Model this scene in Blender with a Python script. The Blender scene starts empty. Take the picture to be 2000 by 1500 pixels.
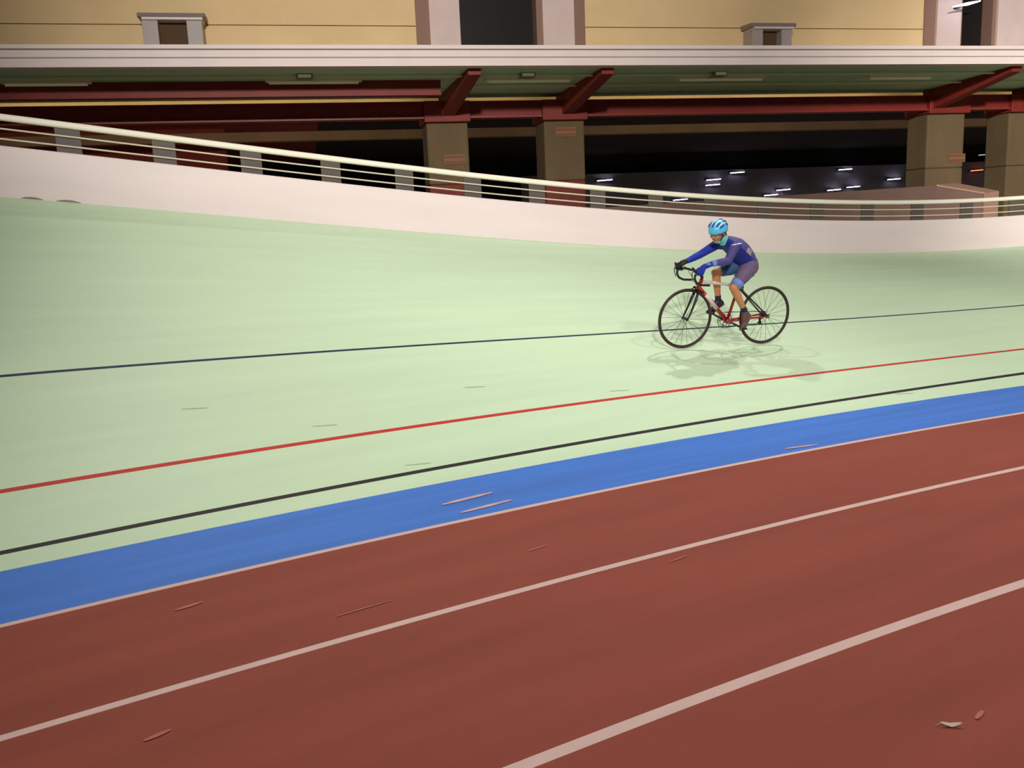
import bpy, math, random
import numpy as np
from mathutils import Vector, Matrix

random.seed(4)
D = bpy.data
S = bpy.context.scene
COL = S.collection
rad = math.radians

# ------------------------------------------------------------------ camera
EYE = 1.85
F_PX = 1700.0
PITCH = math.atan((750 - 440) / F_PX)
ROLL = rad(-2.5)
cam_data = D.cameras.new('camera')
cam_data.sensor_width = 36.0
cam_data.lens = 36.0 * F_PX / 2000.0
cam_data.clip_end = 400
cam = D.objects.new('camera', cam_data)
COL.objects.link(cam)
_c, _s, _cp, _sp = math.cos(ROLL), math.sin(ROLL), math.cos(PITCH), math.sin(PITCH)
_right = Vector((_c, _sp * _s, _cp * _s))
_up = Vector((-_s, _sp * _c, _cp * _c))
_back = -Vector((0, _cp, -_sp))
cam.matrix_world = Matrix(((_right.x, _up.x, _back.x, 0), (_right.y, _up.y, _back.y, 0),
                           (_right.z, _up.z, _back.z, EYE), (0, 0, 0, 1)))
S.camera = cam

# ------------------------------------------------------------------ view, night sky, floodlights
S.view_settings.view_transform = 'Standard'
S.view_settings.look = 'None'
S.view_settings.gamma = 1.0
S.view_settings.exposure = 0.0
S.view_settings.use_curve_mapping = False
W = D.worlds.new('night_sky')
S.world = W
W.use_nodes = True
W.node_tree.nodes['Background'].inputs[0].default_value = (1.0, 0.93, 0.84, 1)
W.node_tree.nodes['Background'].inputs[1].default_value = 0.06


def flood(loc, target, watts, angle, size=0.8, col=(1, 0.945, 0.88)):
    l = D.lights.new('floodlight', 'SPOT')
    l.energy = watts
    l.color = col
    l.spot_size = rad(angle)
    l.spot_blend = 1.0
    l.shadow_soft_size = size
    o = D.objects.new('floodlight', l)
    COL.objects.link(o)
    o.location = loc
    o.rotation_euler = (Vector(target) - Vector(loc)).to_track_quat('-Z', 'Y').to_euler()
    return o


# infield masts behind the photographer, plus an added fill
flood((0.6, -15, 12), (-1.2, 19.0, 6.6), 35000, 38)
flood((0.6, -15, 12), (-0.8, 12.0, 1.8), 13200, 28)
flood((5, -14, 12), (18.0, 21.0, 4.4), 62000, 36)
flood((5, -14, 12), (13.0, 15.6, 1.5), 21000, 34)
flood((5, -8, 22), (4.2, 4.0, 0.0), 9000, 42)  # unseen fill added to brighten the near track
flood((16, -4, 20), (9.0, 9.0, 0.3), 9500, 44)
# high floods over the outer edge of the track
flood((-7, 17.5, 21), (0.8, 5.2, 0.0), 8600, 34, 0.35)
flood((9.5, 19.5, 21), (2.5, 6.0, 0.2), 8000, 44, 0.35)
# unseen light added behind the red girder to brighten the lintel strip
l = D.lights.new('girder_fill_light', 'AREA')
l.shape = 'RECTANGLE'
l.size, l.size_y, l.energy, l.color = 56.0, 0.12, 230, (1, 0.86, 0.66)
o = D.objects.new('girder_fill_light', l)
COL.objects.link(o)
_a = rad(12.5)
o.location = Vector((0.33, 21.93, 5.1)) + Vector((math.cos(_a), math.sin(_a), 0)) * 5 + Vector((-math.sin(_a), math.cos(_a), 0)) * 4.3
o.rotation_euler = (rad(98), 0, _a)


# ------------------------------------------------------------------ materials
def lin(c):
    return tuple((x / 255 / 12.92) if x / 255 <= 0.04045 else ((x / 255 + 0.055) / 1.055) ** 2.4 for x in c)


def mat(name, rgb, rough=0.6, metal=0.0, noise=0.0, scale=6.0, stretch=None, spec=0.5, bump=0.0, uv=False, emit=0.0):
    m = D.materials.new(name)
    m.use_nodes = True
    nt = m.node_tree
    b = nt.nodes['Principled BSDF']
    c = lin(rgb)
    b.inputs['Base Color'].default_value = (*c, 1)
    b.inputs['Roughness'].default_value = rough
    b.inputs['Metallic'].default_value = metal
    b.inputs['Specular IOR Level'].default_value = spec
    if emit:
        b.inputs['Emission Color'].default_value = (*c, 1)
        b.inputs['Emission Strength'].default_value = emit
    if noise or bump:
        tc = nt.nodes.new('ShaderNodeTexCoord')
        mp = nt.nodes.new('ShaderNodeMapping')
        nz = nt.nodes.new('ShaderNodeTexNoise')
        nz.inputs['Scale'].default_value = scale
        nz.inputs['Detail'].default_value = 5
        if stretch:
            mp.inputs['Scale'].default_value = stretch
        nt.links.new(tc.outputs['UV' if uv else 'Object'], mp.inputs[0])
        nt.links.new(mp.outputs[0], nz.inputs[0])
        if noise:
            r = nt.nodes.new('ShaderNodeValToRGB')
            r.color_ramp.elements[0].position = 0.3
            r.color_ramp.elements[1].position = 0.7
            r.color_ramp.elements[0].color = tuple(x * (1 - noise) for x in c) + (1,)
            r.color_ramp.elements[1].color = tuple(min(1, x * (1 + noise)) for x in c) + (1,)
            nt.links.new(nz.outputs[0], r.inputs[0])
            nt.links.new(r.outputs[0], b.inputs['Base Color'])
        if bump:
            bp = nt.nodes.new('ShaderNodeBump')
            bp.inputs['Strength'].default_value = bump
            bp.inputs['Distance'].default_value = 0.01
            nt.links.new(nz.outputs[0], bp.inputs['Height'])
            nt.links.new(bp.outputs[0], b.inputs['Normal'])
    return m


ST = (0.35, 3.0, 1)
M = {
    'green': mat('green_track_paint', (198, 223, 188), 0.55, noise=0.035, scale=1.3, stretch=ST, uv=True, spec=0.3),
    'blue_band': mat('blue_band_paint', (50, 112, 204), 0.6, noise=0.12, scale=1.6, stretch=(0.3, 5, 1), uv=True, spec=0.4),
    'black_line': mat('black_line_paint', (30, 27, 30), 0.62, spec=0.25),
    'red_line': mat('red_line_paint', (192, 46, 34), 0.62, spec=0.25),
    'blue_line': mat('navy_line_paint', (20, 32, 68), 0.62, spec=0.25),
    'tartan': mat('red_tartan', (140, 69, 55), 0.8, noise=0.10, scale=1.5, stretch=(0.35, 2.2, 1), uv=True, spec=0.25, bump=0.1),
    'lane': mat('lane_paint', (208, 176, 170), 0.7, noise=0.05, scale=5, uv=True),
    'wall': mat('pale_wall_paint', (220, 205, 204), 0.6, noise=0.03, scale=1.2, stretch=(0.5, 3, 1), uv=True),
    'scuff': mat('bare_scuff', (196, 160, 162), 0.7, noise=0.15, scale=14),
    'skid': mat('grey_skid_mark', (176, 198, 168), 0.7),
    'worn': mat('worn_tartan', (172, 104, 90), 0.85),
    'dirt': mat('brown_dirt', (140, 112, 106), 0.8, noise=0.2, scale=12),
    'rail': mat('white_rail_paint', (232, 226, 210), 0.35),
    'cable': mat('cream_cable', (205, 195, 175), 0.4),
    'post': mat('grey_post_paint', (84, 76, 71), 0.5),
    'concourse': mat('pale_concourse', (206, 190, 172), 0.9, noise=0.15, scale=2),
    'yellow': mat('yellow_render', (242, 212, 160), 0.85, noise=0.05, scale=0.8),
    'joint': mat('joint_shadow_gap', (120, 98, 62), 0.9),
    'pilaster': mat('white_pilaster', (230, 208, 202), 0.7, noise=0.04, scale=2),
    'dark_glass': mat('dark_window_glass', (34, 30, 30), 0.4, spec=0.2),
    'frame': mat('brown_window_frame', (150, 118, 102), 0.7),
    'fascia': mat('white_fascia', (243, 228, 222), 0.55, noise=0.03, scale=1.5),
    'groove': mat('fascia_groove', (140, 130, 118), 0.7),
    'soffit': mat('green_soffit', (186, 234, 192), 0.8, noise=0.08, scale=0.7),
    'girder': mat('red_steel', (128, 38, 28), 0.6, noise=0.12, scale=1.5),
    'girder_edge': mat('red_steel_flange', (142, 52, 42), 0.5),
    'ledge': mat('ochre_ledge', (244, 206, 140), 0.8, noise=0.08, scale=0.6),
    'purlin': mat('pale_purlin', (236, 236, 200), 0.6),
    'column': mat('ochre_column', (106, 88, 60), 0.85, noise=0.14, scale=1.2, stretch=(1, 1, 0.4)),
    'plinth': mat('maroon_plinth', (120, 52, 44), 0.8, noise=0.15, scale=2),
    'inner_beam': mat('ochre_inner_beam', (150, 122, 92), 0.9, noise=0.15, scale=0.8),
    'maroon': mat('maroon_wall', (146, 60, 52), 0.9, noise=0.1, scale=1),
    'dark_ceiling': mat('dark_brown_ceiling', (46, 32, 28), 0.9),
    'black': mat('undercroft_dark', (14, 12, 12), 0.95),  # black base colour paints in the darkness of the undercroft
    'slate': mat('slate_wall', (150, 144, 156), 0.9, noise=0.2, scale=0.4),
    'vent': mat('grey_vent_metal', (176, 166, 164), 0.5),
    'vent_rim': mat('pale_vent_rim', (222, 214, 210), 0.45),
    'vent_top': mat('vent_hood', (146, 132, 128), 0.6),
    'vent_dark': mat('brown_vent_recess', (92, 70, 48), 0.9),
    'parapet': mat('brown_parapet', (112, 88, 78), 0.85, noise=0.1, scale=1),
    'parapet_cap_lit_end': mat('tan_cap_and_lit_end', (176, 136, 116), 0.8, noise=0.06, scale=1),  # tan of the cap, also paints the end face as lit
    'batten': mat('pale_batten_glow', (196, 196, 150), 0.5, emit=0.12),  # faint glow added so the unlit fittings read pale
    'box': mat('pale_box', (128, 140, 118), 0.6),
    'tube': mat('white_tube_light', (226, 228, 255), 0.4, emit=9),
    'tube_red': mat('red_tube_light', (255, 96, 70), 0.4, emit=5),
    'tube_dim': mat('dim_tube_light', (190, 200, 205), 0.4, emit=1.4),
    'bracket': mat('lamp_bracket', (60, 60, 66), 0.6),
    'sign': mat('ochre_sign', (128, 100, 68), 0.7),
    'sign_red': mat('red_sign_bar', (140, 66, 44), 0.7),
    'litter': mat('pale_litter', (200, 184, 168), 0.8),
    # bicycle
    'tyre': mat('dark_tyre', (62, 40, 37), 0.7),
    'rim': mat('dark_rim', (44, 34, 33), 0.4),
    'steel': mat('spoke_steel', (70, 66, 62), 0.35, metal=0.6),
    'frame_red': mat('red_frame', (158, 22, 18), 0.3),
    'frame_white': mat('pale_frame', (212, 190, 184), 0.3),
    'frame_black': mat('black_frame', (26, 22, 22), 0.4),
    'tape': mat('black_bar_tape', (24, 22, 22), 0.7),
    'chrome': mat('grey_alloy', (120, 116, 110), 0.3, metal=0.7),
    # rider
    'skin': mat('skin', (196, 130, 92), 0.6, noise=0.05, scale=9),
    'sleeve_near': mat('violet_navy_sleeve', (70, 62, 122), 0.75),
    'sleeve_far': mat('royal_blue_sleeve', (14, 40, 160), 0.7),
    'white_cloth': mat('white_stripe', (224, 218, 240), 0.7),
    'cuff': mat('pale_blue_cuff', (112, 136, 204), 0.75),
    'shorts': mat('mauve_shorts', (104, 84, 118), 0.75, noise=0.1, scale=8),
    'shorts_far': mat('slate_blue_shorts_leg', (56, 92, 138), 0.75),
    'glove_near': mat('royal_glove', (22, 40, 150), 0.8),
    'glove_patch': mat('light_blue_glove_patch', (104, 116, 200), 0.8),
    'glove_far': mat('black_glove', (26, 22, 22), 0.8),
    'shoe': mat('mauve_shoe', (98, 72, 70), 0.5),
    'shoe_far': mat('navy_shoe', (40, 36, 54), 0.5),
    'sock': mat('navy_sock', (26, 32, 66), 0.8),
    'sole': mat('mauve_sole', (128, 92, 88), 0.6),
    'helmet': mat('sky_blue_helmet', (92, 186, 228), 0.3),
    'helmet_white': mat('white_helmet_stripe', (206, 232, 248), 0.3),
    'helmet_vent': mat('deep_blue_vent', (24, 82, 132), 0.6),
    'strap': mat('black_strap', (26, 28, 34), 0.8),
    'gaiter': mat('teal_gaiter', (104, 190, 184), 0.8),
    'hair': mat('dark_auburn_hair', (84, 40, 26), 0.7),
    'eye': mat('eye_white', (226, 218, 210), 0.3),
    'pupil': mat('dark_pupil', (30, 20, 16), 0.3),
    'lip': mat('lip', (150, 78, 66), 0.6),
    'number': mat('grey_number_patch', (150, 138, 150), 0.8),
}


def jersey_material():
    m = mat('blue_jersey', (14, 26, 124), 0.7)
    nt = m.node_tree
    b = nt.nodes['Principled BSDF']
    tc = nt.nodes.new('ShaderNodeTexCoord')
    sx = nt.nodes.new('ShaderNodeSeparateXYZ')
    a = nt.nodes.new('ShaderNodeMath')
    a.operation = 'MULTIPLY_ADD'
    a.inputs[1].default_value = -0.75
    r = nt.nodes.new('ShaderNodeValToRGB')
    r.color_ramp.interpolation = 'CONSTANT'
    r.color_ramp.elements[0].color = (*lin((14, 26, 124)), 1)
    r.color_ramp.elements[1].color = (*lin((72, 70, 128)), 1)
    r.color_ramp.elements[1].position = 0.55
    mr = nt.nodes.new('ShaderNodeMapRange')
    mr.inputs['From Min'].default_value = 0.9
    mr.inputs['From Max'].default_value = 1.3
    nt.links.new(tc.outputs['Object'], sx.inputs[0])
    nt.links.new(sx.outputs['X'], a.inputs[0])
    nt.links.new(sx.outputs['Z'], a.inputs[2])
    nt.links.new(a.outputs[0], mr.inputs[0])
    nt.links.new(mr.outputs[0], r.inputs[0])
    nt.links.new(r.outputs[0], b.inputs['Base Color'])
    return m


M['jersey'] = jersey_material()


# ------------------------------------------------------------------ mesh helpers
class MB:
    def __init__(self):
        self.v, self.f, self.m = [], [], []

    def add(self, verts, faces, mi=0):
        k = len(self.v)
        self.v += [tuple(p) for p in verts]
        self.f += [tuple(i + k for i in q) for q in faces]
        self.m += [mi] * len(faces)
        return self

    def hexa(self, p, mi=0):
        # p: 8 points, bottom loop then top loop
        return self.add(p, [(3, 2, 1, 0), (4, 5, 6, 7), (0, 1, 5, 4), (1, 2, 6, 5), (2, 3, 7, 6), (3, 0, 4, 7)], mi)

    def box(self, lo, hi, mi=0, fn=None):
        (x0, y0, z0), (x1, y1, z1) = lo, hi
        p = [(x0, y0, z0), (x1, y0, z0), (x1, y1, z0), (x0, y1, z0), (x0, y0, z1), (x1, y0, z1), (x1, y1, z1), (x0, y1, z1)]
        if fn:
            p = [fn(*q) for q in p]
        return self.hexa(p, mi)

    def tube(self, pts, r, n=10, closed=False, mi=0, flat=None):
        pts = [Vector(p) for p in pts]
        k = len(pts)
        rs = r if isinstance(r, (list, tuple)) else [r] * k
        rings = []
        nrm = None
        for i, p in enumerate(pts):
            if closed:
                t = pts[(i + 1) % k] - pts[i - 1]
            else:
                t = pts[min(i + 1, k - 1)] - pts[max(i - 1, 0)]
            t.normalize()
            if nrm is None:
                nrm = t.cross(Vector((0, 0, 1)))
                if nrm.length < 0.05:
                    nrm = t.cross(Vector((1, 0, 0)))
            nrm = (nrm - t * nrm.dot(t)).normalized()
            bn = t.cross(nrm)
            fl = flat or 1.0
            rings.append([p + (nrm * math.cos(2 * math.pi * j / n) + bn * math.sin(2 * math.pi * j / n) * fl) * rs[i] for j in range(n)])
        v = [q for ring in rings for q in ring]
        f = []
        for i in range(k if closed else k - 1):
            a, b = i * n, ((i + 1) % k) * n
            for j in range(n):
                f.append((a + j, a + (j + 1) % n, b + (j + 1) % n, b + j))
        if not closed:
            f.append(tuple(range(n - 1, -1, -1)))
            f.append(tuple((k - 1) * n + j for j in range(n)))
        return self.add(v, f, mi)

    def ball(self, c, r, mi=0, nu=16, nv=10, rot=None):
        c = Vector(c)
        rr = Vector(r) if isinstance(r, (tuple, list, Vector)) else Vector((r, r, r))
        v = []
        for i in range(1, nv):
            th = math.pi * i / nv
            for j in range(nu):
                ph = 2 * math.pi * j / nu
                q = Vector((rr.x * math.sin(th) * math.cos(ph), rr.y * math.sin(th) * math.sin(ph), rr.z * math.cos(th)))
                v.append(c + (rot @ q if rot else q))
        top = Vector((0, 0, rr.z)); bot = -top
        v += [c + (rot @ top if rot else top), c + (rot @ bot if rot else bot)]
        f = []
        for i in range(nv - 2):
            for j in range(nu):
                a, b = i * nu, (i + 1) * nu
                f.append((a + j, b + j, b + (j + 1) % nu, a + (j + 1) % nu))
        T, Bt = len(v) - 2, len(v) - 1
        for j in range(nu):
            f.append((T, j, (j + 1) % nu))
            l = (nv - 2) * nu
            f.append((Bt, l + (j + 1) % nu, l + j))
        return self.add(v, f, mi)

    def cap(self, p0, r0, p1, r1, mi=0):
        self.tube([p0, p1], [r0, r1], 16, mi=mi)
        self.ball(p0, r0, mi)
        return self.ball(p1, r1, mi)

    def chain(self, pts, mi=0):
        for (p0, r0), (p1, r1) in zip(pts[:-1], pts[1:]):
            self.cap(p0, r0, p1, r1, mi)
        return self

    def build(self, name, mats, parent=None, smooth=False, uv=None, remesh=0.0, bevel=0.0):
        me = D.meshes.new(name)
        me.from_pydata(self.v, [], self.f)
        for x in (mats if isinstance(mats, (list, tuple)) else [mats]):
            me.materials.append(M[x])
        me.polygons.foreach_set('material_index', self.m)
        if uv is not None:
            ul = me.uv_layers.new(name='UVMap')
            for lp in me.loops:
                ul.data[lp.index].uv = uv[lp.vertex_index]
        if smooth:
            me.polygons.foreach_set('use_smooth', [True] * len(me.polygons))
        me.validate()
        me.update()
        o = D.objects.new(name, me)
        COL.objects.link(o)
        if parent:
            o.parent = parent
        if remesh:
            r = o.modifiers.new('remesh', 'REMESH')
            r.mode = 'VOXEL'
            r.voxel_size = remesh
            r.use_smooth_shade = True
            s = o.modifiers.new('smooth', 'SMOOTH')
            s.factor = 0.5
            s.iterations = 3
        if bevel:
            b = o.modifiers.new('bevel', 'BEVEL')
            b.width = bevel
            b.segments = 2
        return o


def tag(o, label=None, cat=None, group=None, kind=None):
    for k, x in (('label', label), ('category', cat), ('group', group), ('kind', kind)):
        if x:
            o[k] = x
    return o


def empty(name, loc=(0, 0, 0), mw=None):
    o = D.objects.new(name, None)
    COL.objects.link(o)
    o.empty_display_size = 0.2
    if mw is not None:
        o.matrix_world = mw
    else:
        o.location = loc
    return o


def copy_tree(o, parent=None):
    c = o.copy()
    COL.objects.link(c)
    if parent:
        c.parent = parent
    for ch in list(o.children):
        copy_tree(ch, c)
    return c


# ------------------------------------------------------------------ the velodrome: bank, wall, infield lanes
CX, CY, R0 = 20.385, -33.498, 44.029
WID = 7.2
NODES = [0.78, 1.01, 1.68, 3.33, 7.2]
POL = [[0.00329, -0.00776, -0.42461, 2.94488], [-0.00225, 0.02329, -0.146, 4.465], [-0.00227, 0.01583, 0.25642, 7.61323],
       [-0.00197, 0.02151, 0.51933, 9.94669], [-0.00148, 0.01963, 0.7963, 12.82553]]
RNG = [(110, 121), (109, 121.5), (108, 121.5), (106, 121), (101.5, 121)]


def angles(ph):
    out = []
    for i, (P, (lo, hi)) in enumerate(zip(POL, RNG)):
        q = min(max(ph, lo), hi)
        d = np.polyval(np.polyder(P), q - 113) if i else 0
        out.append(float(np.polyval(P, q - 113) + d * max(-6, min(6, ph - q)) * 0.5))
    out[0] = 1.8
    return out


def bank(ph, s):
    if s <= NODES[0]:
        a = angles(ph)[0]
    else:
        a = float(np.interp(s, NODES, angles(ph)))
    a = rad(a)
    rho = R0 + s * math.cos(a)
    return Vector((CX + rho * math.cos(rad(ph)), CY + rho * math.sin(rad(ph)), s * math.sin(a)))


PH = np.arange(84, 128.01, 0.4)


def strip(name, rows, fn, mats, seg_mat, thick=None):
    """surface whose rows run along the track; seg_mat[i] is the paint between rows i and i+1"""
    b = MB()
    v, uv = [], []
    for ph in PH:
        for s in rows:
            v.append(fn(ph, s))
            uv.append((rad(ph) * (R0 + s), s))
    n = len(rows)
    b.v = [tuple(p) for p in v]
    for i in range(len(PH) - 1):
        for j in range(n - 1):
            b.f.append((i * n + j, i * n + j + 1, (i + 1) * n + j + 1, (i + 1) * n + j))
            b.m.append(seg_mat[j])
    return b.build(name, mats, smooth=True, uv=uv)


rows, segs = [0.0], []


def upto(s, mi, n=1):
    a = rows[-1]
    for k in range(1, n + 1):
        rows.append(a + (s - a) * k / n)
        segs.append(mi)


upto(0.78, 0, 3); upto(0.985, 1); upto(1.035, 2); upto(1.656, 1, 3); upto(1.704, 3); upto(3.31, 1, 5); upto(3.352, 4); upto(7.2, 1, 12)
trk = strip('floor_banked_track', rows, bank, ['blue_band', 'green', 'black_line', 'red_line', 'blue_line'], segs)
tag(trk, 'pale green banked cycling track with blue band and painted lines', 'track', kind='structure')

rows, segs = [-30.0], []
upto(-2.47, 0, 10); upto(-2.41, 1); upto(-1.18, 0, 3); upto(-1.132, 1); upto(-0.02, 0, 3); upto(0.02, 1)
inf = strip('floor_running_track', rows, lambda ph, s: Vector((CX + (R0 + s) * math.cos(rad(ph)), CY + (R0 + s) * math.sin(rad(ph)), 0.002 if s > -0.01 else 0)), ['tartan', 'lane'], segs)
tag(inf, 'red running track with pale lane lines in the foreground', 'running track', kind='structure')

# pale solid wall on top of the bank
WALL_H = 0.572
b = MB()
v, uv = [], []
for ph in PH:
    e = bank(ph, WID)
    n = Vector((math.cos(rad(ph)), math.sin(rad(ph)), 0))
    prof = [(0, -0.02), (0.0, WALL_H - 0.012), (0.012, WALL_H), (0.128, WALL_H), (0.14, WALL_H - 0.012), (0.14, 0.3 - e.z)]
    for k, (d, h) in enumerate(prof):
        v.append(e + n * d + Vector((0, 0, h)))
        uv.append((rad(ph) * 51, h))
b.v = [tuple(p) for p in v]
for i in range(len(PH) - 1):
    for j in range(5):
        b.f.append((i * 6 + j, i * 6 + j + 1, (i + 1) * 6 + j + 1, (i + 1) * 6 + j))
        b.m.append(0)
ow = b.build('wall_outer', 'wall', uv=uv)
tag(ow, 'low pale pink-white wall along the top of the green bank', 'wall', kind='structure')
for ph0, w in ((120.52, 0.22), (120.10, 0.26)):
    b = MB()
    pts = []
    for k in range(9):
        ph = ph0 - math.degrees(w / 51) * (k / 8 - 0.5)
        n = Vector((math.cos(rad(ph)), math.sin(rad(ph)), 0))
        e = bank(ph, WID) - n * 0.003
        hh = 0.022 * math.sin(math.pi * (k + 0.3) / 8.6)
        pts += [e + Vector((0, 0, 0.002)), e + Vector((0, 0, 0.004 + hh))]
    b.add(pts, [(2 * k, 2 * k + 2, 2 * k + 3, 2 * k + 1) for k in range(8)])
    b.build('dirt_mark', 'dirt', ow)


def flat(ph, s):
    return Vector((CX + (R0 + s) * math.cos(rad(ph)), CY + (R0 + s) * math.sin(rad(ph)), 0))


def scuff(parent, fn, ph0, s0, length, width, name='paint_scuff', m='scuff', tilt=0.0):
    b = MB()
    v = []
    for k in range(9):
        t = k / 8
        ph = ph0 + math.degrees(length * (t - 0.5) / (R0 + s0))
        w = width * (0.2 + 0.8 * math.sin(math.pi * (0.1 + 0.8 * t)))
        for sg in (-0.5, 0.5):
            v.append(fn(ph, s0 + sg * w + tilt * (t - 0.5)) + Vector((0, 0, 0.004)))
    b.add(v, [(2 * k, 2 * k + 2, 2 * k + 3, 2 * k + 1) for k in range(8)])
    return b.build(name, m, parent)





# ------------------------------------------------------------------ railing
rg = empty('railing', bank(112, WID))
tag(rg, 'white curved railing with two cables and grey posts on the pale wall', 'railing')
org = Vector(rg.location)


def rail_pt(ph, h, d=0.07):
    n = Vector((math.cos(rad(ph)), math.sin(rad(ph)), 0))
    return bank(ph, WID) + n * d + Vector((0, 0, h)) - org


RP = np.arange(88, 126.01, 0.5)
MB().tube([rail_pt(p, 0.892) for p in RP], 0.040, 14).build('top_rail', 'rail', rg, smooth=True)
for h in (0.652, 0.764):
    MB().tube([rail_pt(p, h, 0.055) for p in RP], 0.0105, 8).build('cable', 'cable', rg, smooth=True)
for k in range(-3, 22):
    ph = 120.0 - 1.188 * k
    if ph < 94:
        break
    b = MB()
    t = Vector((-math.sin(rad(ph)), math.cos(rad(ph)), 0))
    n = Vector((math.cos(rad(ph)), math.sin(rad(ph)), 0))
    for w0, w1, d0, d1, dz in ((-0.135, 0.135, 0.075, 0.097, 0.0),):
        lo, hi = WALL_H + 0.0, 0.88
        P = []
        for h in (lo, hi):
            for (w, d) in ((w0, d0), (w1, d0), (w1, d1), (w0, d1)):
                dp = math.degrees(w / 51.0)
                P.append(rail_pt(ph + dp, h, d))
        b.hexa(P)
    b.build('post', 'post', rg, bevel=0.004)

# ------------------------------------------------------------------ concourse and grandstand
ang = rad(12.5)
EA = Vector((math.cos(ang), math.sin(ang), 0))
EB = Vector((-math.sin(ang), math.cos(ang), 0))
O0 = Vector((0.33, 21.93, 0))


def fr(a, b_, z):
    return O0 + EA * a + EB * b_ + Vector((0, 0, z))


b = MB()
v = []
for ph in PH:
    for rr in (R0 + WID + 0.1, 130.0):
        v.append((CX + rr * math.cos(rad(ph)), CY + rr * math.sin(rad(ph)), 0.6))
b.add(v, [(2 * i, 2 * i + 1, 2 * i + 3, 2 * i + 2) for i in range(len(PH) - 1)])
cf = b.build('floor_concourse', 'concourse')
tag(cf, 'concrete concourse floor behind the pale track wall', 'floor', kind='structure')

GZ = 0.6
root = empty('grandstand', fr(0, 3.4, GZ))
tag(root, 'yellow grandstand with white canopy edge, red girders and ochre columns', 'building')
ro = Vector(root.location)


def F(a, b_, z):
    return fr(a, b_, z) - ro


def fbox(name, m, a0, a1, b0, b1, z0, z1, parent=root, bevel=0.0):
    return MB().box((a0, b0, z0), (a1, b1, z1), fn=F).build(name, m, parent, bevel=bevel)


A0, A1 = -24.0, 34.0
# fascia: stepped white edge of the canopy
pf = [(0.0, 5.615), (0.0, 5.79), (0.02, 5.80), (0.02, 5.815), (0.0, 5.825), (0.0, 5.965), (0.05, 5.97), (0.05, 5.995), (0.0, 6.0), (0.0, 6.085), (0.35, 6.10), (0.35, 5.615)]
b = MB()
pp = [F(A0, q, z) for q, z in pf] + [F(A1, q, z) for q, z in pf]
k = len(pf)
b.add(pp, [(i, (i + 1) % k, (i + 1) % k + k, i + k) for i in range(k)])
for i in (2, 6):
    b.m[i] = 1
b.add(pp[:k], [tuple(range(k - 1, -1, -1))])
b.add(pp[k:], [tuple(range(k))])
b.build('fascia', ['fascia', 'groove'], root)
fbox('canopy_roof', 'fascia', A0, A1, 0.35, 4.0, 5.92, 6.04)
# soffit, slightly falling towards the girder
b = MB()
b.hexa([F(A0, 0.35, 5.62), F(A1, 0.35, 5.62), F(A1, 3.9, 5.44), F(A0, 3.9, 5.44), F(A0, 0.35, 5.92), F(A1, 0.35, 5.92), F(A1, 3.9, 5.92), F(A0, 3.9, 5.92)])
b.build('soffit', 'soffit', root)


def soff(b_):
    return 5.62 - (b_ - 0.35) / 3.55 * 0.18


fbox('lintel', 'ledge', A0, A1, 5.5, 5.7, 5.2, 5.92)
b = MB()
b.box((A0, 3.4, 4.86), (A1, 3.62, 5.272), fn=F)
b.box((A0, 3.3, 4.82), (A1, 3.72, 4.865), 1, fn=F)
b.box((A0, 3.3, 5.235), (A1, 3.72, 5.272), 0, fn=F)
b.build('girder', ['girder', 'girder_edge'], root)
# second red beam hung below the soffit, left of the first column
b = MB()
b.box((A0, 1.6, 5.20), (-1.5, 1.72, 5.55), fn=F)
b.box((A0, 1.52, 5.18), (-1.5, 1.80, 5.215), fn=F)
b.build('secondary_beam', 'girder', root)
for bb in (0.95, 2.15):
    fbox('purlin', 'purlin', A0 if bb < 2 else -1.0, A1, bb, bb + 0.05, soff(bb) - 0.075, soff(bb) - 0.035)
# rafters from the columns to the canopy edge
for ac in (-17.3, -14.0, -0.95, 2.45, 14.5, 17.8):
    b = MB()
    w = 0.16
    b.hexa([F(ac - w - .15, 3.7, 4.78), F(ac + w - .15, 3.7, 4.78), F(ac + w + .1, 0.36, 5.47), F(ac - w + .1, 0.36, 5.47),
            F(ac - w - .15, 3.7, 5.44), F(ac + w - .15, 3.7, 5.44), F(ac + w + .1, 0.36, 5.63), F(ac - w + .1, 0.36, 5.63)])
    b.build('rafter', 'girder', root)
# columns with maroon painted plinths
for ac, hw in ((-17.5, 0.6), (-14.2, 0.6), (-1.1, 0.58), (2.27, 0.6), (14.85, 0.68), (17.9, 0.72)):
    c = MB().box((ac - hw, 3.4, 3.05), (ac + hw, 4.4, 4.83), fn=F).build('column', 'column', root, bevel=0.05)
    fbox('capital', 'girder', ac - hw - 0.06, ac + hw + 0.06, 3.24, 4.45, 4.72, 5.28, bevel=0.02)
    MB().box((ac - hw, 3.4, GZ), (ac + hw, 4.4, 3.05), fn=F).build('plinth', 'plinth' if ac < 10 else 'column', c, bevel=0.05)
# inside: second beam row, slab and dark back walls
fbox('inner_beam', 'inner_beam', A0, A1, 8.0, 8.4, 4.78, 5.06)
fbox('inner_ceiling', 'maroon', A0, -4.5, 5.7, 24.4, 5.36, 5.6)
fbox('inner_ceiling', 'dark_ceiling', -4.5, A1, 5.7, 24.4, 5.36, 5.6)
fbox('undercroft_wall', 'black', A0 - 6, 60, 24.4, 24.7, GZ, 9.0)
fbox('undercroft_dado', 'slate', 6.0, 60, 24.2, 24.4, GZ, 4.35)
fbox('side_wall', 'maroon', A0, -7.5, 9.5, 9.8, GZ, 5.36)
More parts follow.
